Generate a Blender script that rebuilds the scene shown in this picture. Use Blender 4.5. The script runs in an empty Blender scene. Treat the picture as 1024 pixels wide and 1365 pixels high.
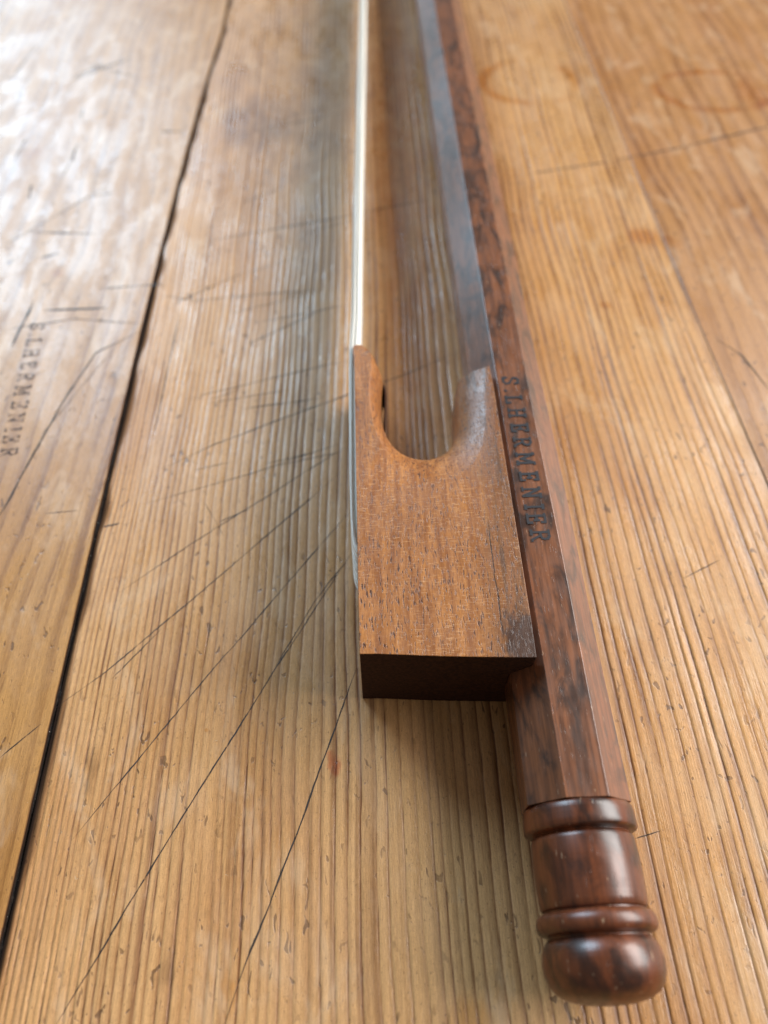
import bpy, bmesh, math, random
import numpy as np
from mathutils import Vector

random.seed(7)
RNG = np.random.default_rng(11)
MM = 0.001
scene = bpy.context.scene

# ------------------------------------------------------------------ camera
CAM_H, PITCH, YAW = 88.0, math.radians(55.8), math.radians(2.0)
cam_data = bpy.data.cameras.new('camera')
cam = bpy.data.objects.new('camera', cam_data)
scene.collection.objects.link(cam)
scene.camera = cam
cam_data.sensor_fit = 'VERTICAL'
cam_data.sensor_height = 36.0
cam_data.sensor_width = 27.0
cam_data.lens = 26.0
cam_data.clip_start = 0.002
cam_data.clip_end = 50.0
cam.location = (0, 0, CAM_H * MM)
cam.rotation_euler = (math.pi / 2 - PITCH, 0, -YAW)
cam_data.dof.use_dof = True
cam_data.dof.focus_distance = 0.0845
cam_data.dof.aperture_fstop = 17.0

# ------------------------------------------------------------------ world and windows' light
world = bpy.data.worlds.new('World')
scene.world = world
world.use_nodes = True
bg = world.node_tree.nodes['Background']
bg.inputs['Color'].default_value = (1.0, 0.90, 0.78, 1)
bg.inputs['Strength'].default_value = 0.18

def window_light(name, azimuth, elevation, dist, w, h, power, color):
    ld = bpy.data.lights.new(name, 'AREA')
    ld.shape = 'RECTANGLE'
    ld.size, ld.size_y = w, h
    ld.energy = power
    ld.color = color
    o = bpy.data.objects.new(name, ld)
    scene.collection.objects.link(o)
    a, e = math.radians(azimuth), math.radians(elevation)
    p = Vector((math.sin(a) * math.cos(e), math.cos(a) * math.cos(e), math.sin(e))) * dist
    o.location = p + Vector((0, 0.08, 0))
    d = Vector((0, 0.08, 0)) - o.location
    o.rotation_euler = d.to_track_quat('-Z', 'Y').to_euler()
    return o
window_light('window_light', -29, 32, 2.4, 1.0, 1.1, 56, (0.58, 0.80, 1.0))
window_light('window_light', 74, 33, 2.2, 2.1, 1.2, 104, (1.0, 0.965, 0.93))

vs = scene.view_settings
vs.view_transform = 'Standard'
vs.look = 'None'
vs.exposure = 0.0
vs.gamma = 1.0

# ------------------------------------------------------------------ pixel (1024x1365 photo) -> point on a plane of height z, in mm
F_PX = 26 / 36 * 1365
def at(u, v, z=0.0):
    fw = Vector((math.sin(YAW) * math.cos(PITCH), math.cos(YAW) * math.cos(PITCH), -math.sin(PITCH)))
    r = Vector((math.cos(YAW), -math.sin(YAW), 0))
    up = r.cross(fw)
    d = r * (u - 512) + up * (682.5 - v) + fw * F_PX
    t = (z - CAM_H) / d.z
    return (d.x * t, d.y * t)

# ------------------------------------------------------------------ node helper
class NT:
    def __init__(self, name):
        self.m = bpy.data.materials.new(name)
        self.m.use_nodes = True
        self.t = self.m.node_tree
        self.b = self.t.nodes['Principled BSDF']
    def n(self, typ, **kw):
        nd = self.t.nodes.new(typ)
        for k, v in kw.items():
            setattr(nd, k, v)
        return nd
    def put(self, sock, v):
        if isinstance(v, bpy.types.NodeSocket):
            self.t.links.new(v, sock)
        elif v is not None:
            if isinstance(v, tuple) and len(v) == 3 and sock.type == 'RGBA':
                v = (*v, 1)
            sock.default_value = v
    def math(self, op, a, b=None, c=None, clamp=False):
        nd = self.n('ShaderNodeMath', operation=op, use_clamp=clamp)
        for i, v in enumerate((a, b, c)):
            if v is not None:
                self.put(nd.inputs[i], v)
        return nd.outputs[0]
    def vec(self, op, a, b=None, scale=None):
        nd = self.n('ShaderNodeVectorMath', operation=op)
        self.put(nd.inputs[0], a)
        if b is not None:
            self.put(nd.inputs[1], b)
        if scale is not None:
            self.put(nd.inputs['Scale'], scale)
        return nd.outputs['Value'] if op in ('DOT_PRODUCT', 'LENGTH', 'DISTANCE') else nd.outputs[0]
    def coords(self, scale=1000.0):
        tc = self.n('ShaderNodeTexCoord')
        return self.vec('SCALE', tc.outputs['Object'], scale=scale)
    def noise(self, v, s=(1, 1, 1), scale=1.0, detail=3.0, rough=0.55, dist=0.0):
        vv = self.vec('MULTIPLY', v, tuple(s))
        nd = self.n('ShaderNodeTexNoise')
        self.put(nd.inputs['Vector'], vv)
        nd.inputs['Scale'].default_value = scale
        nd.inputs['Detail'].default_value = detail
        nd.inputs['Roughness'].default_value = rough
        nd.inputs['Distortion'].default_value = dist
        return nd.outputs['Fac']
    def ramp(self, v, a, b, lo=0.0, hi=1.0, smooth=True):
        nd = self.n('ShaderNodeMapRange', interpolation_type='SMOOTHSTEP' if smooth else 'LINEAR')
        for i, x in enumerate((v, a, b, lo, hi)):
            self.put(nd.inputs[i], x)
        return nd.outputs[0]
    def mix(self, f, a, b, mode='MIX'):
        nd = self.n('ShaderNodeMix', data_type='RGBA', blend_type=mode)
        self.put(nd.inputs[0], f)
        self.put(nd.inputs[6], a)
        self.put(nd.inputs[7], b)
        return nd.outputs[2]
    def attr(self, name):
        return self.n('ShaderNodeAttribute', attribute_name=name).outputs['Fac']
    def bump(self, h, dist, strength=1.0):
        nd = self.n('ShaderNodeBump')
        self.put(nd.inputs['Height'], h)
        nd.inputs['Distance'].default_value = dist
        nd.inputs['Strength'].default_value = strength
        return nd.outputs[0]
    def set(self, **kw):
        for k, v in kw.items():
            self.put(self.b.inputs[k.replace('_', ' ')], v)
        return self.m

# ------------------------------------------------------------------ materials
def pine(name, early, late, blotch, stains, gloss=(0.32, 0.5), speck=1.0, contrast=1.0, dents=0.5):
    N = NT(name)
    P = N.coords()
    grain = N.attr('grain')
    edge = N.attr('edge')
    fib = N.noise(P, (3.6, 0.07, 1), 1.0, 3, 0.7)
    fib2 = N.noise(P, (12.0, 0.9, 1), 1.0, 2, 0.6)
    big = N.noise(P, (0.06, 0.022, 0.05), 1.0, 3, 0.55)
    mid = N.noise(P, (0.35, 0.12, 1), 1.0, 4, 0.6)
    fac = N.math('MULTIPLY', grain, N.ramp(mid, 0.2, 0.75, 0.6, 1.08), clamp=True)
    fac = N.math('MULTIPLY', fac, 1.85 * contrast, clamp=True)
    col = N.mix(fac, early, late)
    col = N.mix(N.ramp(big, 0.42, 0.72), col, N.mix(0.75, col, blotch, 'MULTIPLY'))
    k = N.ramp(fib, 0.25, 0.75, 0.84, 1.13, False)
    k2 = N.ramp(fib2, 0.25, 0.75, 0.76, 1.18, False)
    k = N.math('MULTIPLY', k, k2)
    comb = N.n('ShaderNodeCombineColor')
    for i in range(3):
        N.put(comb.inputs[i], k)
    col = N.mix(1.0, col, comb.outputs[0], 'MULTIPLY')
    # small dents and dirt specks, larger smudges
    sp = N.noise(P, (1.1, 0.55, 1), 1.0, 2, 0.5, 0.6)
    sp2 = N.noise(P, (0.09, 0.08, 1), 1.0, 2)
    spm = N.math('MULTIPLY', N.ramp(sp, 0.64, 0.69), N.ramp(sp2, 0.38, 0.62, 0.15, 1.0))
    spm = N.math('MULTIPLY', spm, 0.75 * speck)
    col = N.mix(spm, col, (0.09, 0.042, 0.02))
    sm = N.noise(P, (0.33, 0.21, 1), 1.0, 5, 0.7, 0.8)
    col = N.mix(N.ramp(sm, 0.60, 0.78, 0, 0.45), col, N.mix(1.0, col, (0.42, 0.33, 0.27), 'MULTIPLY'))
    fr = N.noise(P, (3.4, 1.9, 1), 1.0, 2, 0.6)
    col = N.mix(N.ramp(fr, 0.64, 0.72, 0, 0.5 * speck), col, (0.12, 0.055, 0.025))
    fg = N.noise(P, (7.0, 5.0, 1), 1.0, 2, 0.6)
    col = N.mix(N.ramp(fg, 0.3, 0.55, 0.16, 0.0), col, (0.10, 0.05, 0.025))
    pl = N.noise(P, (0.14, 0.07, 1), 1.0, 4, 0.65, 0.6)
    col = N.mix(N.ramp(pl, 0.52, 0.7, 0, 0.35), col, (0.60, 0.43, 0.28))
    # light wear marks: short pale nicks
    nk = N.noise(P, (1.5, 1.9, 1), 1.0, 2, 0.6, 1.4)
    nkm = N.ramp(nk, 0.73, 0.77, 0, 0.45)
    col = N.mix(nkm, col, (0.62, 0.48, 0.32))
    col = N.mix(N.ramp(edge, 0.02, 0.5, 0, 0.8), col, (0.10, 0.045, 0.022))
    col = N.mix(N.ramp(edge, 0.55, 0.98, 0, 0.95), col, (0.016, 0.010, 0.008))
    # stains: (u, v, radius_mm, ring?, colour, strength)
    wob = N.n('ShaderNodeTexNoise')
    N.put(wob.inputs['Vector'], P)
    wob.inputs['Scale'].default_value = 0.22
    wob.inputs['Detail'].default_value = 3
    off = N.vec('SUBTRACT', wob.outputs['Color'], (0.5, 0.5, 0.5))
    Pw = N.vec('MULTIPLY', N.vec('ADD', P, N.vec('SCALE', off, scale=4.0)), (1, 1, 0))
    for (cx, cy, rx, ry, ring, c, s) in stains:
        src = N.vec('ADD', Pw, N.vec('SCALE', col, scale=1e-9))
        d = N.vec('LENGTH', N.vec('MULTIPLY', N.vec('SUBTRACT', src, (cx, cy, 0)), (1 / rx, 1 / ry, 0)))
        if ring:
            m = N.ramp(N.math('ABSOLUTE', N.math('SUBTRACT', d, 1.0)), 0.02, 0.2, s, 0.0)
            m = N.math('MULTIPLY', m, N.ramp(N.noise(P, (0.08, 0.08, 1), 1.0, 2), 0.35, 0.62))
        else:
            m = N.ramp(d, 0.35, 1.1, s, 0.0)
            m = N.math('MULTIPLY', m, N.ramp(mid, 0.3, 0.62, 0.4, 1.0))
        col = N.mix(m, col, N.mix(1.0, col, c, 'MULTIPLY'))
    h = N.math('ADD', N.math('MULTIPLY', fib, 0.5), N.math('MULTIPLY', fib2, 0.25))
    h = N.math('SUBTRACT', h, N.math('MULTIPLY', spm, 0.5))
    dent = N.noise(P, (0.55, 0.4, 1), 1.0, 4, 0.72, 0.4)
    h = N.math('ADD', h, N.math('MULTIPLY', dent, dents))
    h = N.math('SUBTRACT', h, N.math('MULTIPLY', nkm, 0.6))
    rn = N.noise(P, (0.24, 0.08, 1), 1.0, 4, 0.62, 0.4)
    rough = N.ramp(rn, 0.38, 0.62, gloss[0], gloss[1])
    rough = N.math('MAXIMUM', rough, N.math('MULTIPLY', edge, 0.95))
    spec = N.ramp(edge, 0.05, 0.5, 0.5, 0.03)
    return N.set(Base_Color=col, Roughness=rough, Specular_IOR_Level=spec, Normal=N.bump(h, 0.00009, 0.9))

def dark_gap():
    N = NT('dark_gap_wood')
    P = N.coords()
    c = N.mix(N.noise(P, (0.3, 0.1, 1), 1.0, 3), (0.02, 0.013, 0.009), (0.06, 0.035, 0.02))
    return N.set(Base_Color=c, Roughness=0.9)

def frog_wood():
    N = NT('frog_wood')
    P = N.coords()
    long_ = N.noise(P, (1.6, 0.10, 0.6), 1.0, 4, 0.6)
    fine = N.noise(P, (8.0, 1.1, 4.0), 1.0, 3, 0.7)
    dash = N.noise(P, (5.2, 0.95, 3.0), 1.0, 2, 0.5, 0.2)
    ray = N.noise(P, (0.9, 7.0, 0.8), 1.0, 3, 0.6)
    area = N.noise(P, (0.12, 0.10, 0.1), 1.0, 3, 0.5)
    col = N.mix(N.ramp(long_, 0.25, 0.75), (0.22, 0.076, 0.021), (0.46, 0.19, 0.053))
    col = N.mix(N.ramp(fine, 0.35, 0.7, 0, 0.55), col, (0.15, 0.047, 0.017))
    dm = N.math('MULTIPLY', N.ramp(dash, 0.56, 0.66), N.ramp(area, 0.3, 0.65, 0.35, 0.95))
    col = N.mix(dm, col, (0.055, 0.018, 0.009))
    rm = N.math('MULTIPLY', N.ramp(ray, 0.54, 0.68), N.ramp(area, 0.7, 0.35, 0.15, 0.6))
    col = N.mix(rm, col, (0.60, 0.32, 0.14))
    # darker handling stain near the stick side, rear
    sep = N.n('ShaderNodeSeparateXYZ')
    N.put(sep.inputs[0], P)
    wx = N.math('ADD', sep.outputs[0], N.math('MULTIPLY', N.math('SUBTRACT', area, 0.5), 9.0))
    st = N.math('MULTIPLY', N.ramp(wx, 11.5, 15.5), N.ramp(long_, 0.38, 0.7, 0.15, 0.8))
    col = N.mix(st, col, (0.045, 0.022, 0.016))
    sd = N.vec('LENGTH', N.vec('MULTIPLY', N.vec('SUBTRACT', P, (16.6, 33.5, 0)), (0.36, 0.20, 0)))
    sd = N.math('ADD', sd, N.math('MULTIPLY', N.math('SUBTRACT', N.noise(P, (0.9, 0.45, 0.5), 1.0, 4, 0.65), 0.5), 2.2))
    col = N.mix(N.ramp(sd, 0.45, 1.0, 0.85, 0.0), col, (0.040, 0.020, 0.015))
    # hairline crack running with the grain
    cx = N.math('ADD', sep.outputs[0], N.math('MULTIPLY', N.math('SUBTRACT', N.noise(P, (0, 0.3, 0), 1.0, 3), 0.5), 0.8))
    cr = N.math('MULTIPLY', N.ramp(N.math('ABSOLUTE', N.math('SUBTRACT', cx, 14.2)), 0.03, 0.12, 0.85, 0.0),
                N.ramp(sep.outputs[1], 50.0, 46.0))
    cr = N.math('MULTIPLY', cr, N.ramp(sep.outputs[1], 33.0, 34.5))
    col = N.mix(cr, col, (0.02, 0.009, 0.006))
    h = N.math('SUBTRACT', N.math('MULTIPLY', fine, 0.6), N.math('ADD', dm, N.math('MULTIPLY', cr, 0.3)))
    h = N.math('ADD', h, N.math('MULTIPLY', rm, 0.5))
    rough = N.ramp(N.noise(P, (0.8, 0.4, 0.8), 1.0, 4), 0.3, 0.7, 0.30, 0.46)
    return N.set(Base_Color=col, Roughness=rough, Normal=N.bump(h, 0.00005, 0.7))

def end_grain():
    N = NT('frog_end_grain_and_shade')  # end grain; also colours the painted shade strip in the throat
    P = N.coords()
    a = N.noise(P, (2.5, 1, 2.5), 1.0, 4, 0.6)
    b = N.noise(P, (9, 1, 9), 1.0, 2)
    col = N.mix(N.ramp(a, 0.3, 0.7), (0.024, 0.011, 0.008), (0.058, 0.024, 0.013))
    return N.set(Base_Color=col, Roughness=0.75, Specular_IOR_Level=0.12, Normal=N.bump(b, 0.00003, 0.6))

def stick_wood(name, base, dark, red, rough0, rough1, axis_scale, coat=0.0):
    N = NT(name)
    P = N.coords()
    sx, sy = axis_scale
    fig = N.noise(P, (sx * 0.42, sy * 0.13, sx * 0.42), 1.0, 4, 0.6, 1.2)
    long_ = N.noise(P, (sx * 2.2, sy * 0.09, sx * 2.2), 1.0, 4, 0.6)
    pore = N.noise(P, (sx * 7, sy * 0.45, sx * 7), 1.0, 2, 0.5)
    col = N.mix(N.ramp(long_, 0.3, 0.7), base, red)
    col = N.mix(N.ramp(fig, 0.42, 0.68, 0, 0.82), col, dark)
    pm = N.ramp(pore, 0.66, 0.74)
    col = N.mix(N.math('MULTIPLY', pm, 0.6), col, dark)
    pale = N.noise(P, (sx * 6, sy * 0.7, sx * 6), 1.0, 1, 0.5)
    col = N.mix(N.ramp(pale, 0.73, 0.78, 0, 0.5), col, (0.55, 0.38, 0.24))
    rough = N.ramp(N.noise(P, (sx * 0.8, sy * 0.4, sx * 0.8), 1.0, 4), 0.3, 0.7, rough0, rough1)
    h = N.math('SUBTRACT', N.math('MULTIPLY', long_, 0.5), pm)
    return N.set(Base_Color=col, Roughness=rough, Coat_Weight=coat, Coat_Roughness=0.24, Coat_IOR=1.6,
                 Normal=N.bump(h, 0.00004, 0.6))

def ink(name, color, lo, hi, strength, noise_scale):
    N = NT(name)
    P = N.coords()
    a = N.ramp(N.noise(P, (1, 1, 1), noise_scale, 3, 0.6), lo, hi, 0.0, strength)
    N.set(Base_Color=color, Roughness=0.6, Alpha=a)
    return N.m

def hair_mat():
    N = NT('horsehair')
    P = N.coords()
    c = N.mix(N.noise(P, (2, 0.05, 3), 1.0, 2), (0.80, 0.785, 0.71), (0.88, 0.87, 0.83))
    return N.set(Base_Color=c, Roughness=0.35, Transmission_Weight=0.0)

def lathe_lines(m):
    t = m.node_tree
    b = t.nodes['Principled BSDF']
    bump = b.inputs['Normal'].links[0].from_node
    tc = t.nodes.new('ShaderNodeTexCoord'); mp = t.nodes.new('ShaderNodeMapping'); nz = t.nodes.new('ShaderNodeTexNoise'); b2 = t.nodes.new('ShaderNodeBump')
    mp.inputs['Scale'].default_value = (60, 5200, 60)
    nz.inputs['Scale'].default_value = 1.0; nz.inputs['Detail'].default_value = 3
    b2.inputs['Distance'].default_value = 0.00002; b2.inputs['Strength'].default_value = 0.6
    t.links.new(tc.outputs['Object'], mp.inputs['Vector']); t.links.new(mp.outputs[0], nz.inputs['Vector'])
    t.links.new(nz.outputs['Fac'], b2.inputs['Height']); t.links.new(bump.outputs[0], b2.inputs['Normal'])
    t.links.new(b2.outputs[0], b.inputs['Normal'])
M_FROG, M_END, M_HAIR, M_GAP = frog_wood(), end_grain(), hair_mat(), dark_gap()
M_STICK = stick_wood('stick_wood', (0.105, 0.036, 0.015), (0.015, 0.008, 0.007), (0.22, 0.076, 0.029), 0.30, 0.44, (1, 1), 0.6)
M_BUTTON = stick_wood('turned_button_wood', (0.080, 0.021, 0.007), (0.011, 0.005, 0.004), (0.16, 0.042, 0.013), 0.30, 0.42, (0.6, 1.0), 0.2)
lathe_lines(M_BUTTON)
def dirt():
    N = NT('packed_dirt')
    P = N.coords()
    c = N.mix(N.ramp(N.noise(P, (3, 1.6, 3), 1.0, 4, 0.7), 0.5, 0.75), (0.012, 0.009, 0.008), (0.045, 0.032, 0.024))
    c = N.mix(N.ramp(N.noise(P, (4, 3, 3), 1.0, 1), 0.74, 0.78), c, (0.5, 0.47, 0.43))
    return N.set(Base_Color=c, Roughness=0.75, Specular_IOR_Level=0.2, Normal=N.bump(N.noise(P, (3, 2, 3), 1.0, 3), 0.0002))
M_DIRT = dirt()
M_SCRATCH = [ink('scratch_dirt', (0.020, 0.014, 0.012), 0.2, 0.5, a, 0.8) for a in (0.55, 0.75, 0.95, 1.0)]
M_INK = ink('stamp_ink', (0.012, 0.012, 0.016), 0.22, 0.38, 0.97, 2.2)
M_GHOST = ink('stamp_ghost_ink', (0.06, 0.028, 0.02), 0.34, 0.58, 0.62, 0.9)

# ------------------------------------------------------------------ mesh helpers
def mesh_obj(name, verts, faces, mat, parent=None, smooth=True, sharp=35):
    me = bpy.data.meshes.new(name)
    me.from_pydata([(x * MM, y * MM, z * MM) for x, y, z in verts], [], faces)
    bm = bmesh.new(); bm.from_mesh(me)
    bmesh.ops.recalc_face_normals(bm, faces=bm.faces)
    bm.to_mesh(me); bm.free()
    if smooth:
        me.shade_smooth()
        if sharp:
            me.set_sharp_from_angle(angle=math.radians(sharp))
    for m in (mat if isinstance(mat, list) else [mat]):
        me.materials.append(m)
    o = bpy.data.objects.new(name, me)
    scene.collection.objects.link(o)
    if parent:
        o.parent = parent
    return o

def add_bevel(o, w, seg=2, ang=32):
    b = o.modifiers.new('edge_wear', 'BEVEL')
    b.width = w * MM
    b.segments = seg
    b.limit_method = 'ANGLE'
    b.angle_limit = math.radians(ang)
    b.harden_normals = True
    return b

def vnoise(x, y, seed, sx, sy):
    """smooth 2-D value noise in [-1, 1] on numpy arrays"""
    g = np.random.default_rng(seed).uniform(-1, 1, (128, 128))
    X, Y = x / sx + 37.3, y / sy + 51.7
    i, j = np.floor(X).astype(int), np.floor(Y).astype(int)
    fx, fy = X - i, Y - j
    fx, fy = fx * fx * (3 - 2 * fx), fy * fy * (3 - 2 * fy)
    i0, i1, j0, j1 = i % 128, (i + 1) % 128, j % 128, (j + 1) % 128
    return (g[i0, j0] * (1 - fx) * (1 - fy) + g[i1, j0] * fx * (1 - fy)
            + g[i0, j1] * (1 - fx) * fy + g[i1, j1] * fx * fy)

# ------------------------------------------------------------------ tabletop (setting)
T_Y0, T_Y1 = -140.0, 900.0
rows = np.concatenate([np.arange(T_Y0, -8, 8.0), np.arange(-8, 236, 1.4), np.arange(238, 330, 4.0), np.arange(334, T_Y1 + 1, 14.0)])

SEAM = sorted([at(*p)[::-1] for p in [(290, 65), (255, 175), (220, 320), (202, 400), (165, 525), (132, 700), (102, 815), (75, 940), (50, 1045), (22, 1150), (5, 1260)]])
SY, SX = np.array([s[0] for s in SEAM]), np.array([s[1] for s in SEAM])
SEAM_FIT = np.polyfit(SY, SX, 3)
def seam_left(y, side):
    """edge of the planks along the open joint; side -1 left plank, +1 centre plank"""
    x = np.polyval(SEAM_FIT, np.clip(y, 0, 210))
    gap = np.interp(y, [-140, 30, 110, 185, 215, 900], [0.16, 0.16, 0.16, 0.15, 0.04, 0.04])
    rag = vnoise(y * 0 + side * 40, y, 5 + side, 3, 1.6) * 0.13 + vnoise(y * 0 + side * 9, y, 8 + side, 3, 7) * 0.08
    return x + side * (gap + rag * np.minimum(1, gap * 1.6))
def seam_right(y, side):
    x = np.interp(y, [-140, 64, 104, 139, 217, 900], [59.3, 58.9, 58.1, 57.8, 56.9, 54])
    return x + side * 0.07

tabletop_me_v, tabletop_me_f = [], []
def box(v, f, x0, x1, y0, y1, z0, z1):
    b = len(v)
    v += [(x0, y0, z0), (x1, y0, z0), (x1, y1, z0), (x0, y1, z0), (x0, y0, z1), (x1, y0, z1), (x1, y1, z1), (x0, y1, z1)]
    f += [tuple(b + i for i in q) for q in ((0, 3, 2, 1), (4, 5, 6, 7), (0, 1, 5, 4), (1, 2, 6, 5), (2, 3, 7, 6), (3, 0, 4, 7))]
box(tabletop_me_v, tabletop_me_f, -250, 262, T_Y0 + 3, T_Y1 - 3, -32, -6.2)
tabletop = mesh_obj('tabletop', tabletop_me_v, tabletop_me_f, M_GAP, smooth=False)
tabletop['kind'] = 'structure'
tabletop['label'] = 'old worn scratched pine tabletop of wide planks under the bow'

def make_rings(x0, x1, pitch, seed):
    r = random.Random(seed)
    xs, x = [], x0 - 12
    while x < x1 + 12:
        xs.append(x)
        x += pitch(x) * r.uniform(0.7, 1.3)
    return np.array(xs)

def plank(mat, left, right, dx, pitch, groove, wob, seed, line_w=0.22, scratches=()):
    ys = rows
    L, R_ = left(ys), right(ys)
    n = int((R_.mean() - L.mean()) / dx)
    t = np.linspace(0, 1, n)
    X = L[None, :] + (R_ - L)[None, :] * t[:, None]
    Y = np.repeat(ys[None, :], n, 0)
    rings = make_rings(L.min(), R_.max(), pitch, seed)
    amp = np.random.default_rng(seed + 3).uniform(0.4, 1.0, len(rings))
    amp2 = np.random.default_rng(seed + 9).uniform(0, 1, len(rings))
    def field(X, Y):
        W = X + wob * (vnoise(X, Y, seed + 1, 30, 90) * 1.6 + vnoise(X, Y, seed + 2, 9, 20) * 0.42) + 0.06 * wob * vnoise(X, Y, seed + 6, 1.5, 4)
        k = np.clip(np.searchsorted(rings, W) - 1, 0, len(rings) - 2)
        a, b = rings[k], rings[k + 1]
        f = (W - a) / (b - a)
        span = b - a
        ak, ak1 = amp[k], amp[k + 1]
        late = 0.50 * (0.35 + 0.65 * ak1) * np.clip((f - 0.42) / 0.46, 0, 1) ** 1.3
        late += 0.7 * ak1 ** 2 * np.exp(-((1 - f) * span / 0.10) ** 2) + 0.35 * ak ** 2 * np.exp(-(f * span / 0.05) ** 2)
        late *= np.interp(X, [-40, 10, 30, 60], [0.85, 0.9, 1.15, 1.15])
        late += 0.38 * np.clip(vnoise(W, Y, seed + 7, 0.3, 35), 0, 1) * (0.25 + 0.75 * amp2[k])
        late = np.clip(late * (0.85 + 0.3 * vnoise(X, Y, seed + 8, 12, 25)) * (0.9 + 0.35 * vnoise(X, Y, seed + 10, 3, 16)), 0, 1)
        dl = f * span; dr = (1 - f) * span
        dep = 0.45 * np.clip((f - 0.4) / 0.6, 0, 1) * ak1 + 0.7 * np.exp(-(dr / 0.14) ** 2) * ak1 + 0.6 * np.exp(-(dl / 0.1) ** 2) * ak
        dep *= 0.75 + 0.5 * vnoise(X, Y, seed + 4, 6, 12)
        Z = -groove * dep - 0.10 * (0.5 + 0.5 * vnoise(X, Y, seed + 5, 25, 60)) * (groove > 0.03)
        el, er = (X - left(Y)), (right(Y) - X)
        e = np.minimum(el, er)
        Z = Z - np.where(el < er, 0.22 if left is seam_c else 0.01, 0.04) * np.exp(-(e / 0.4) ** 2) * (1.0 if (left is seam_c or right is seam_l) else 0.2)
        return late, Z, el, er
    late, Z, el, er = field(X, Y)
    ztop = Z.max()
    Z = Z - ztop
    edge = np.zeros_like(X)
    if left is seam_c:
        edge = np.exp(-(el / (0.7 + 0.45 * vnoise(X, Y, 71, 5, 5))) ** 2)
    if right is seam_l:
        edge = np.exp(-(er / (0.12 + 0.06 * vnoise(X, Y, 72, 5, 5))) ** 2)
    m = len(ys)
    top = np.stack([X, Y, Z], -1).reshape(-1, 3)
    bl = np.stack([L, ys, np.full(m, -6.0)], -1)
    br = np.stack([R_, ys, np.full(m, -6.0)], -1)
    co = np.concatenate([top, bl, br]) * MM
    I, J = np.meshgrid(np.arange(n - 1), np.arange(m - 1), indexing='ij')
    idx = lambda i, j: i * m + j
    q = np.stack([idx(I, J), idx(I + 1, J), idx(I + 1, J + 1), idx(I, J + 1)], -1).reshape(-1, 4)
    j = np.arange(m - 1)
    nb = n * m
    ql = np.stack([nb + j, idx(0, j), idx(0, j + 1), nb + j + 1], -1)
    qr = np.stack([idx(n - 1, j), nb + m + j, nb + m + j + 1, idx(n - 1, j + 1)], -1)
    Q = np.concatenate([q, ql, qr]).astype(np.int32)
    me = bpy.data.meshes.new('plank')
    me.vertices.add(len(co)); me.vertices.foreach_set('co', co.astype(np.float32).ravel())
    me.loops.add(Q.size); me.loops.foreach_set('vertex_index', Q.ravel())
    me.polygons.add(len(Q)); me.polygons.foreach_set('loop_start', np.arange(0, Q.size, 4, dtype=np.int32))
    me.update(calc_edges=True)
    for nm, arr in (('grain', late), ('edge', edge)):
        at_ = me.attributes.new(nm, 'FLOAT', 'POINT')
        full = np.concatenate([arr.ravel(), np.full(2 * m, 1.0 if nm == 'edge' else 0.5)]).astype(np.float32)
        at_.data.foreach_set('value', full)
    me.shade_smooth()
    me.materials.append(mat)
    o = bpy.data.objects.new('plank', me)
    scene.collection.objects.link(o)
    o.parent = tabletop
    for pts, width, strength in scratches:
        scratch(o, pts, width, strength, lambda x, y: field(x, y)[1] - ztop)
    return o

def scratch(parent, pts, width, strength, height):
    """a knife or pencil scratch: a thin dark ribbon that follows the surface of the plank"""
    P = [np.array(at(*p)) for p in pts]
    seed = int(abs(P[0][0] * 131 + P[0][1] * 17)) % 9999
    C = []
    for a, b in zip(P, P[1:]):
        m = max(2, int(np.linalg.norm(b - a) / 0.16))
        C += [a + (b - a) * i / m for i in range(m)]
    C.append(P[-1])
    C = np.array(C)
    d = np.gradient(C, axis=0)
    d /= np.linalg.norm(d, axis=1)[:, None] + 1e-9
    nrm = np.stack([-d[:, 1], d[:, 0]], -1)
    s = np.linspace(0, 1, len(C))
    run = np.arange(len(C)) * 0.16
    C = C + nrm * (0.10 * vnoise(run, run * 0, seed, 5.0, 1) + 0.03 * vnoise(run, run * 0, seed + 1, 0.9, 1))[:, None]
    w = width * 0.5 * np.minimum(1, 0.12 + 5 * np.minimum(s, 1 - s)) * (0.8 + 0.45 * vnoise(run, run * 0, seed + 2, 2.0, 1))
    A, B = C + nrm * w[:, None], C - nrm * w[:, None]
    z = height(C[:, 0], C[:, 1])
    z = np.maximum(z, np.maximum(height(A[:, 0], A[:, 1]), height(B[:, 0], B[:, 1]))) + 0.012
    v = [(A[i, 0], A[i, 1], z[i]) for i in range(len(C))] + [(B[i, 0], B[i, 1], z[i]) for i in range(len(C))]
    n = len(C)
    f = [(i, i + 1, n + i + 1, n + i) for i in range(n - 1)]
    mat = M_SCRATCH[min(3, max(0, int((strength - 0.25) / 0.18)))]
    return mesh_obj('scratch', v, f, mat, parent, True, None)

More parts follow.
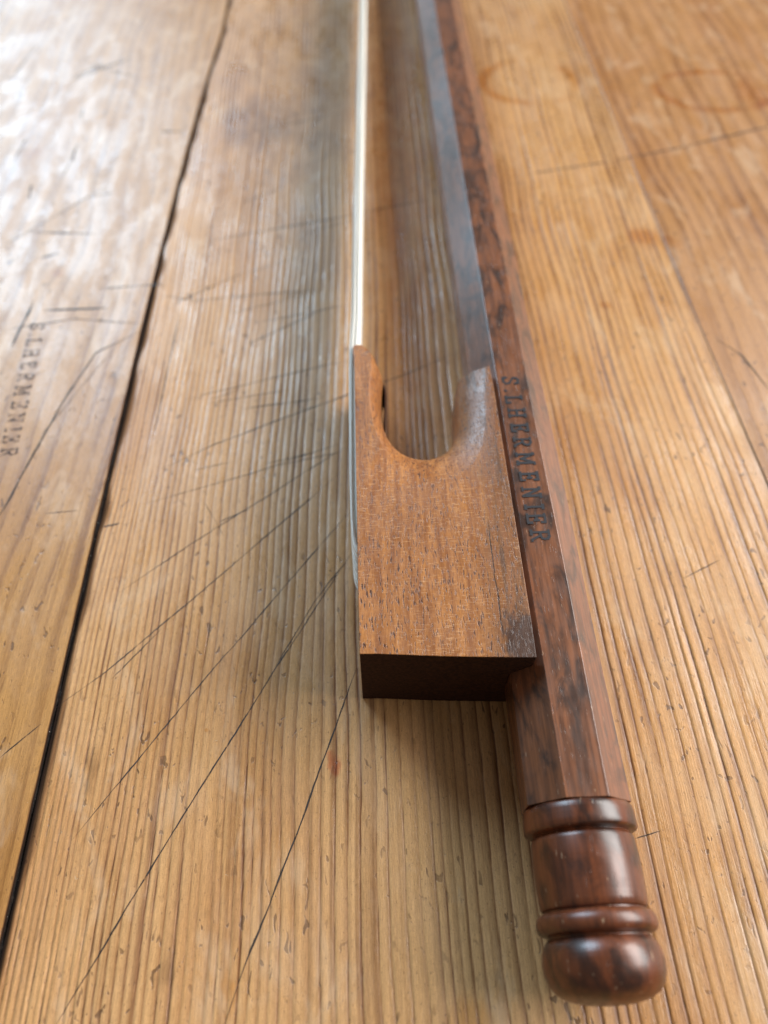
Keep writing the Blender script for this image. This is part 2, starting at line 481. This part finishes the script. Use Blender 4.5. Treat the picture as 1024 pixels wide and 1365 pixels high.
def stain(u, v, rx, ry, ring, c, s):
    x, y = at(u, v)
    return (x, y, rx, ry, ring, c, s)
ORANGE, DARK, RED = (0.80, 0.55, 0.16), (0.38, 0.34, 0.32), (0.75, 0.25, 0.14)
SC_CENTRE = [
    ([(470, 678), (277, 900), (95, 1120)], 0.17, 0.9),
    ([(470, 735), (365, 895), (175, 1200), (60, 1390)], 0.19, 0.92),
    ([(466, 742), (420, 800), (366, 890)], 0.14, 0.7),
    ([(476, 890), (395, 1115), (325, 1290), (295, 1380)], 0.19, 0.92),
    ([(460, 596), (285, 705), (157, 790)], 0.17, 0.75),
    ([(455, 628), (320, 745), (135, 900), (78, 940)], 0.17, 0.88),
    ([(215, 838), (148, 905)], 0.14, 0.7),
    ([(612, 468), (545, 497), (460, 527), (285, 592), (215, 625)], 0.22, 0.72),
    ([(462, 588), (330, 632), (190, 672)], 0.17, 0.5),
    ([(462, 480), (245, 532)], 0.25, 0.35),
    ([(590, 262), (450, 290), (270, 322)], 0.35, 0.4),
    ([(430, 385), (260, 400), (205, 392)], 0.3, 0.35),
    ([(240, 420), (205, 580)], 0.3, 0.35),
    ([(136, 702), (160, 697)], 0.25, 0.7),
    ([(272, 668), (300, 715)], 0.14, 0.4),
    ([(911, 771), (960, 746)], 0.22, 0.45),
    ([(847, 1117), (882, 1107)], 0.15, 0.5),
    ([(700, 232), (815, 215)], 0.6, 0.35),
]
SC_LEFT = [
    ([(190, 440), (128, 470), (75, 550), (10, 670), (-20, 720)], 0.35, 0.45),
    ([(160, 455), (60, 575), (0, 690)], 0.2, 0.35),
    ([(55, 965), (0, 1010)], 0.16, 0.6),
    ([(60, 685), (105, 680)], 0.25, 0.6),
    ([(0, 440), (100, 425), (190, 432)], 0.35, 0.35),
    ([(105, 190), (80, 245)], 0.5, 0.4),
    ([(140, 250), (0, 330)], 0.35, 0.3),
]
rs = random.Random(21)
for _ in range(16):
    u, v = rs.uniform(0, 230), rs.uniform(40, 430)
    a, l = rs.choice([rs.uniform(-0.5, 0.35), rs.uniform(1.7, 2.3)]), rs.uniform(20, 90)
    SC_LEFT.append(([(u, v), (u + l * math.cos(a), v + l * math.sin(a) * 0.8)], rs.uniform(0.3, 0.6), rs.uniform(0.5, 0.85)))
for _ in range(18):
    u, v = rs.uniform(230, 420), rs.uniform(150, 700)
    a, l = rs.uniform(-0.45, -0.1), rs.uniform(40, 130)
    SC_CENTRE.append(([(u, v), (u + l * math.cos(a), v + l * math.sin(a))], rs.uniform(0.15, 0.28), rs.uniform(0.3, 0.5)))
SC_RIGHT = [
    ([(815, 215), (905, 197), (1040, 165)], 0.6, 0.4),
    ([(953, 450), (990, 475), (1030, 525)], 0.4, 0.55),
]
ST_CENTRE = [
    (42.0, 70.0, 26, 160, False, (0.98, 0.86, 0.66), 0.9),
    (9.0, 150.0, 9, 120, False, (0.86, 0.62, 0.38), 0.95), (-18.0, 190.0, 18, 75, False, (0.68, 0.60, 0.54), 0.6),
    stain(705, 108, 11, 10, True, ORANGE, 0.95), stain(447, 1020, 0.9, 1.6, False, RED, 0.8),
    stain(278, 968, 0.5, 0.5, False, ORANGE, 0.9), stain(350, 165, 11, 14, False, DARK, 0.6),
    stain(430, 190, 5, 7, False, DARK, 0.35), stain(120, 1030, 1.0, 3.2, False, DARK, 0.7),
    stain(855, 315, 3.5, 4, False, ORANGE, 0.9), stain(808, 405, 1.3, 1.5, False, ORANGE, 0.9),
    stain(630, 1370, 2.5, 3, False, ORANGE, 0.5), stain(225, 1290, 1.2, 2.0, False, DARK, 0.5),
    stain(305, 1325, 0.8, 3, False, ORANGE, 0.6),
]
ST_LEFT = [stain(45, 203, 2, 3, False, ORANGE, 0.8), stain(75, 362, 1.8, 2, False, ORANGE, 0.9), stain(330, 30, 9, 9, False, DARK, 0.3)]
ST_RIGHT = [stain(955, 120, 14, 9, True, ORANGE, 0.95), stain(1003, 125, 5, 9, False, ORANGE, 0.9), stain(893, 322, 2.2, 2.5, False, ORANGE, 0.9)]

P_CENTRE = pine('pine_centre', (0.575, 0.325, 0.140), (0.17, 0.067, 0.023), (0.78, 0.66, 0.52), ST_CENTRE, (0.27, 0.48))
P_LEFT = pine('pine_left', (0.43, 0.225, 0.075), (0.21, 0.092, 0.028), (0.80, 0.70, 0.55), ST_LEFT, (0.29, 0.43), 1.0, 0.85, 0.2)
P_RIGHT = pine('pine_right', (0.43, 0.205, 0.072), (0.23, 0.095, 0.030), (0.80, 0.68, 0.52), ST_RIGHT, (0.32, 0.5), 1.0, 1.0, 0.4)

seam_c = lambda y: seam_left(y, 1)
seam_l = lambda y: seam_left(y, -1)
def pitch_centre(x):
    return float(np.interp(x, [-40, -30, -22, 0, 20, 60], [0.75, 0.85, 1.3, 1.4, 1.3, 1.7]))
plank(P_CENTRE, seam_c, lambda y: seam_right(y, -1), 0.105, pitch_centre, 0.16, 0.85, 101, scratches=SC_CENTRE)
plank(P_LEFT, lambda y: y * 0 - 142.0, seam_l, 0.18, lambda x: 3.0, 0.03, 2.6, 202, 0.25, SC_LEFT)
plank(P_RIGHT, lambda y: seam_right(y, 1), lambda y: y * 0 + 153.0, 0.18, lambda x: 3.4, 0.03, 2.6, 303, 0.25, SC_RIGHT)
plank(P_RIGHT, lambda y: y * 0 - 250.0, lambda y: y * 0 - 142.3, 0.45, lambda x: 2.6, 0.03, 2.0, 404)
plank(P_LEFT, lambda y: y * 0 + 153.3, lambda y: y * 0 + 262.0, 0.45, lambda x: 2.6, 0.03, 2.0, 505)

# dirt packed into the open joint
dv, df = [], []
yy = rows
for k, y in enumerate(yy):
    y = np.array([y])
    a, b = float(seam_l(y)[0]), float(seam_c(y)[0])
    z = -0.34 + 0.16 * float(vnoise(y, y * 0, 91, 2.5, 1)[0])
    dv += [(a - 0.05, float(y[0]), z), ((a + b) / 2, float(y[0]), z - 0.12), (b + 0.05, float(y[0]), z - 0.02)]
    if k:
        i = 3 * k
        df += [(i - 3, i - 2, i + 1, i), (i - 2, i - 1, i + 2, i + 1)]
mesh_obj('joint_dirt', dv, df, M_DIRT, tabletop, True, None)['kind'] = 'stuff'

# ------------------------------------------------------------------ the bow
bow = bpy.data.objects.new('violin_bow', None)
bow.empty_display_size = 0.01
scene.collection.objects.link(bow)
bow['label'] = 'brown wooden baroque violin bow with white hair lying on its side on the table'
bow['category'] = 'violin bow'

SXC, SZC = 20.55, 6.85            # stick axis at the handle
def axis(y):
    s = max(0.0, (y - 240) / 450.0)
    return (SXC - 2.4 * s * s * 0.6, SZC - 2.7 * min(1, s) ** 1.4)
def stick_scale(y):
    return float(np.interp(y, [0, 230, 420, 690], [1, 1, 0.86, 0.62]))
# octagon: flat half-width 5.3, facet half 2.2 (top and bottom a little wider)
OCT = [(5.2, 2.35), (2.25, 5.3), (-2.05, 5.3), (-5.35, 2.35), (-5.35, -2.35), (-2.05, -5.3), (2.25, -5.3), (5.2, -2.35)]
sv, sf = [], []
sy = [17.02] + list(np.arange(20, 240, 6.0)) + list(np.arange(240, 700, 15.0))
for y in sy:
    cx, cz = axis(y)
    k = stick_scale(y)
    for i, (ox, oz) in enumerate(OCT):
        w = 0.05 * math.sin(y * 0.13 + i * 2.1)
        sv.append((cx + ox * k + w * (ox / 5), y, cz + oz * k + w * (oz / 5)))
for r in range(len(sy) - 1):
    for i in range(8):
        a, b = r * 8 + i, r * 8 + (i + 1) % 8
        sf.append((a, b, b + 8, a + 8))
sf.append(tuple(range(8)))
sf.append(tuple((len(sy) - 1) * 8 + i for i in range(8)))
stick = mesh_obj('stick', sv, sf, M_STICK, bow, True, 30)
add_bevel(stick, 0.05, 2, 30)

# ---- lettering: single-stroke serifed capitals, height 1, (strokes, advance)
G = {
    'S': ([[(.58, .80), (.46, .96), (.26, 1), (.08, .88), (.08, .68), (.30, .53), (.52, .40), (.58, .20), (.42, .02), (.20, 0), (.04, .16)], [(.58, .98), (.58, .76)], [(.04, .02), (.04, .24)]], .82),
    '.': ([[(.06, .02), (.12, .08)]], .42),
    'L': ([[(.12, 0), (.12, 1)], [(0, 1), (.26, 1)], [(0, 0), (.56, 0), (.56, .24)]], .80),
    'H': ([[(.12, 0), (.12, 1)], [(.58, 0), (.58, 1)], [(.12, .5), (.58, .5)], [(0, 1), (.24, 1)], [(0, 0), (.24, 0)], [(.46, 1), (.70, 1)], [(.46, 0), (.70, 0)]], .94),
    'E': ([[(.12, 0), (.12, 1)], [(0, 1), (.56, 1), (.56, .80)], [(0, 0), (.58, 0), (.58, .22)], [(.12, .52), (.42, .52)], [(.42, .40), (.42, .64)]], .82),
    'R': ([[(.12, 0), (.12, 1)], [(0, 1), (.40, 1), (.56, .90), (.58, .74), (.54, .60), (.38, .51), (.12, .51)], [(.34, .51), (.60, .0), (.70, 0)], [(0, 0), (.26, 0)]], .90),
    'M': ([[(.10, 0), (.10, 1), (.42, .25), (.74, 1), (.74, 0)], [(0, 0), (.22, 0)], [(.62, 0), (.86, 0)], [(0, 1), (.12, 1)], [(.72, 1), (.86, 1)]], 1.08),
    'N': ([[(.12, 0), (.12, 1), (.60, 0), (.60, 1)], [(0, 0), (.24, 0)], [(.48, 1), (.72, 1)], [(0, 1), (.14, 1)]], .94),
    'I': ([[(.12, 0), (.12, 1)], [(0, 1), (.24, 1)], [(0, 0), (.24, 0)]], .46),
}
def lettering(name, text, origin, direction, height, length, z, mat, parent, stroke=0.11):
    """reads along `direction`; letter tops point to its left-hand side"""
    d = Vector(direction).normalized()
    up = Vector((-d.y, d.x))
    total = sum(G[c][1] for c in text)
    sx = length / total
    v, f, n, adv = [], [], 0, 0.0
    rr = random.Random(3)
    for c in text:
        jit = rr.uniform(-0.03, 0.03)
        for st in G[c][0]:
            pts = [Vector(origin) + d * ((adv + p[0] * 0.74) * sx) + up * ((p[1] + jit) * height) for p in st]
            for a, b in zip(pts, pts[1:]):
                w = height * stroke * rr.uniform(0.8, 1.15) * 0.5
                e = (b - a).normalized()
                nn = Vector((-e.y, e.x)) * w
                a2, b2 = a - e * w * 0.8, b + e * w * 0.8
                zz = z + 0.0025 * (n % 14)
                n += 1
                k = len(v)
                for p in (a2 - nn, b2 - nn, b2 + nn, a2 + nn):
                    v.append((p.x, p.y, zz))
                f.append((k, k + 1, k + 2, k + 3))
        adv += G[c][1]
    return mesh_obj(name, v, f, mat, parent, False)
lx, ly = at(672, 503, 12.15)
lettering('stamped_lettering', 'S.LHERMENIER', (19.35, at(680, 503, 12.15)[1]), (0.006, -1), 2.15, at(680, 503, 12.15)[1] - at(720, 732, 12.15)[1], 12.17 + 0.03, M_INK, stick, 0.16)
gx0, gy0 = at(42, 432); gx1, gy1 = at(-2, 618)
gd = Vector((gx1 - gx0, gy1 - gy0))
lettering('ghost_lettering', 'S.LHERMENIER', (gx0, gy0), gd, 2.3, gd.length, 0.03, M_GHOST, tabletop, 0.17)

# ---- frog
T = 13.6
ZM = T / 2
def smooth_poly(pts, n):
    """Catmull-Rom through pts, resampled to n points"""
    P = [Vector(p) for p in pts]
    P = [P[0] * 2 - P[1]] + P + [P[-1] * 2 - P[-2]]
    out = []
    for i in range(1, len(P) - 2):
        for s in range(24):
            t = s / 24
            a, b, c, d = P[i - 1:i + 3]
            out.append(0.5 * ((2 * b) + (c - a) * t + (2 * a - 5 * b + 4 * c - d) * t * t + (3 * b - a - 3 * c + d) * t ** 3))
    out.append(P[-2])
    L = [0]
    for a, b in zip(out, out[1:]):
        L.append(L[-1] + (b - a).length)
    res = []
    for k in range(n):
        s = L[-1] * k / (n - 1)
        j = max(0, min(len(L) - 2, int(np.searchsorted(L, s)) - 1))
        u = (s - L[j]) / max(1e-9, L[j + 1] - L[j])
        res.append(out[j].lerp(out[j + 1], u))
    return res
NT_ = 44
throat_mid = smooth_poly([(13.2, 75.3), (12.5, 72), (12.3, 68), (11.7, 64.6), (10.0, 62.2), (7.4, 61.3), (4.8, 62.1), (3.0, 64.4), (2.15, 68), (2.15, 72), (2.5, 76.2)], NT_)
throat_top = smooth_poly([(17.0, 74.6), (16.4, 70), (15.9, 65), (14.6, 59.6), (12.0, 56.2), (8.2, 55.2), (4.4, 57.0), (1.9, 61.0), (0.7, 66), (0.45, 71), (0.9, 76.2)], NT_)
def frog_ring(z):
    dz = abs(z - ZM)
    s = min(1.0, dz / ZM)
    xr = 15.2 if dz < 2.3 else min(17.5, 15.2 + (dz - 2.3))
    e = s ** 4.0
    pts = [(-1.5, 32.15), (0.5, 32.1), (8, 31.55), (15.0, 31.2), (xr - 0.02, 31.1)]
    for y in (36, 42, 48, 54, 60, 66, 71):
        pts.append((xr + 0.06 * s, y))
    pts.append((min(xr, 17.4), 74.9 + 0.9 * (1 - s)))
    for a, b in zip(throat_mid, throat_top):
        p = a.lerp(b, e)
        if p.x > xr - 0.12:
            p.x = xr - 0.12
        pts.append((p.x, p.y))
    tip = 80.5
    pts += [(1.75 - 0.7 * e, 77.9), (1.0 - 0.55 * e, 79.3), (-0.1 - 0.3 * e, tip - 0.1), (-1.35, tip), (-1.72, tip - 0.5)]
    for y in (76, 70, 64, 58, 52, 46, 40, 36):
        pts.append((-1.55 - 0.02 * math.sin(y), y))
    return pts
zs = [0, 0.15, 0.35, 0.6, 0.9, 1.25, 1.6, 2.0, 2.4, 3.2, 4.0, 4.5, 5.4, 6.8, 8.2, 9.1, 9.6, 10.4, 11.2, 11.6, 12.0, 12.35, 12.7, 13.0, 13.25, 13.45, 13.6]
fv, ff = [], []
for z in zs:
    for (x, y) in frog_ring(z):
        # tongue top falls away slightly towards its tip; hand-cut faces are a touch uneven
        k = max(0.0, (y - 70) / 10.5) if x < 4 else 0.0
        zz = ZM + (z - ZM) * (1 - 0.10 * k * k)
        fv.append((x, y, zz - (1 if z > ZM else -1) * 0.0))
n = len(frog_ring(0))
fmat = []
for r in range(len(zs) - 1):
    for i in range(n):
        a, b = r * n + i, r * n + (i + 1) % n
        ff.append((a, b, b + n, a + n))
        fmat.append(1 if i < 4 else 0)
ff.append(tuple(range(n))); fmat.append(0)
ff.append(tuple((len(zs) - 1) * n + i for i in range(n))); fmat.append(0)
frog = mesh_obj('frog', fv, ff, [M_FROG, M_END], bow, True, 36)
frog.data.polygons.foreach_set('material_index', fmat)
add_bevel(frog, 0.16, 2, 40)

shade_line = [(1.15, 77.7), (2.05, 77.1), (2.62, 75.9), (2.78, 74.0), (2.66, 71.6), (2.38, 69.4)]  # thin dark strip added as painted shade on the tongue's inner face
shade_line = smooth_poly(shade_line, 16)
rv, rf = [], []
for i, p in enumerate(shade_line):
    q = shade_line[min(i + 1, 15)] - shade_line[max(i - 1, 0)]
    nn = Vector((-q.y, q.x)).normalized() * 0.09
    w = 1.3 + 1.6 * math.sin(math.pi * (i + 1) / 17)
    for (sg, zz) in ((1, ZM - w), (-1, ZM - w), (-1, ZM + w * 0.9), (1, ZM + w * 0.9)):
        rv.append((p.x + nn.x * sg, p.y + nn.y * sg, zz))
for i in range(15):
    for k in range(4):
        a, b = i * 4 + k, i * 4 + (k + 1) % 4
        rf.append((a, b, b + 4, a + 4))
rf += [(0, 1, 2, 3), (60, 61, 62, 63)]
mesh_obj('throat_shade_strip', rv, rf, M_END, frog, True, 40)

# ---- turned button
prof = [(17.0, 0.0), (17.0, 5.2), (16.92, 5.45), (16.7, 5.6), (16.2, 5.68), (15.2, 5.72), (14.75, 5.70), (14.6, 5.6), (14.5, 5.4), (14.44, 5.0), (14.36, 4.86), (14.24, 4.86), (14.14, 5.0), (14.0, 5.1), (13.6, 5.2),
        (12.0, 5.28), (10.0, 5.28), (8.4, 5.2), (7.8, 5.12), (7.68, 5.0), (7.62, 4.8), (7.5, 4.8), (7.44, 5.1), (7.3, 5.4), (7.0, 5.62), (6.6, 5.74), (6.15, 5.74), (5.8, 5.58), (5.62, 5.32), (5.52, 5.0), (5.44, 4.86), (5.32, 4.82),
        (5.2, 4.92), (4.95, 5.14), (4.5, 5.38), (3.9, 5.58), (3.1, 5.66), (2.2, 5.58), (1.3, 5.26), (0.6, 4.72), (0.1, 3.9), (-0.25, 2.8), (-0.45, 1.5), (-0.5, 0.0)]
prof = [(y if y > 5 else 5 + (y - 5) * 0.93, r) for y, r in prof]
bv, bf = [], []
NS = 96
for (y, r) in prof[1:-1]:
    for i in range(NS):
        a = 2 * math.pi * i / NS
        bv.append((SXC + 0.1 + r * math.cos(a), y, SZC + r * math.sin(a)))
for r in range(len(prof) - 3):
    for i in range(NS):
        a, b = r * NS + i, r * NS + (i + 1) % NS
        bf.append((a, b, b + NS, a + NS))
bf.append(tuple(range(NS)))
c = len(bv); bv.append((SXC + 0.1, prof[-1][0], SZC))
last = (len(prof) - 3) * NS
for i in range(NS):
    bf.append((last + i, last + (i + 1) % NS, c))
button = mesh_obj('button', bv, bf, M_BUTTON, bow, True, 60)

# ---- head (far out of the picture) : a slender pike-shaped head meeting the hair
hx, hz = axis(690)
head_out = [(hx + 3.2, 680), (hx + 3.3, 695), (hx + 2.2, 712), (hx - 0.5, 728), (hx - 4.5, 742), (hx - 5.6, 741), (hx - 5.2, 730), (hx - 7.2, 716), (hx - 8.2, 706), (hx - 6.4, 701), (hx - 4.2, 692), (hx - 3.3, 680)]
hv, hf = [], []
hn = len(head_out)
hc = Vector((hx - 1.5, 705))
for (z, k) in ((hz - 3.6, 0.86), (hz - 2.4, 1.0), (hz + 2.4, 1.0), (hz + 3.6, 0.86)):
    for p in head_out:
        q = hc.lerp(Vector(p), k)
        hv.append((q.x, q.y, z))
for r in range(3):
    for i in range(hn):
        a, b = r * hn + i, r * hn + (i + 1) % hn
        hf.append((a, b, b + hn, a + hn))
hf += [tuple(range(hn)), tuple(3 * hn + i for i in range(hn))]
head = mesh_obj('head', hv, hf, M_STICK, bow)
add_bevel(head, 0.3)

# ---- hair ribbon: separate strands in one mesh
hy = [45.4, 46.0, 46.8, 48.0, 51, 56, 66, 76, 82, 87, 112, 148, 200, 300, 420, 560, 703]
hxp = [-1.0, -1.4, -1.65, -1.8, -1.92, -1.95, -1.92, -1.85, -1.55, -1.25, -0.62, 0.35, 1.9, 4.0, 6.0, 8.2, hx - 7.4]
gv, gf = [], []
for s in range(240):
    t = random.random()
    off = random.gauss(0, 0.3)
    off = max(-0.55, min(0.55, off))
    ph = random.uniform(0, 6.28)
    r = random.uniform(0.07, 0.10)
    z0 = 3.0 + 9.7 * t
    z1 = hz - 2.6 + 5.2 * t
    base = len(gv)
    for k, (y, x) in enumerate(zip(hy, hxp)):
        u = max(0.0, (y - 80) / 620)
        z = z0 * (1 - u) + z1 * u
        spread = 1 + 0.35 * math.sin(min(1, u) * math.pi)
        xx = x + off * (0.75 if y < 80 else 1.0) * spread + 0.06 * math.sin(ph + y * 0.045)
        for q in range(4):
            a = math.pi / 2 * q + 0.4
            gv.append((xx + r * math.cos(a), y, z + 0.08 * math.sin(ph + y * 0.06) + r * math.sin(a)))
    for k in range(len(hy) - 1):
        for q in range(4):
            a, b = base + k * 4 + q, base + k * 4 + (q + 1) % 4
            gf.append((a, b, b + 4, a + 4))
hair = mesh_obj('hair', gv, gf, M_HAIR, bow, True, None)
hair['kind'] = 'stuff'
hair['label'] = 'taut ribbon of white horsehair'
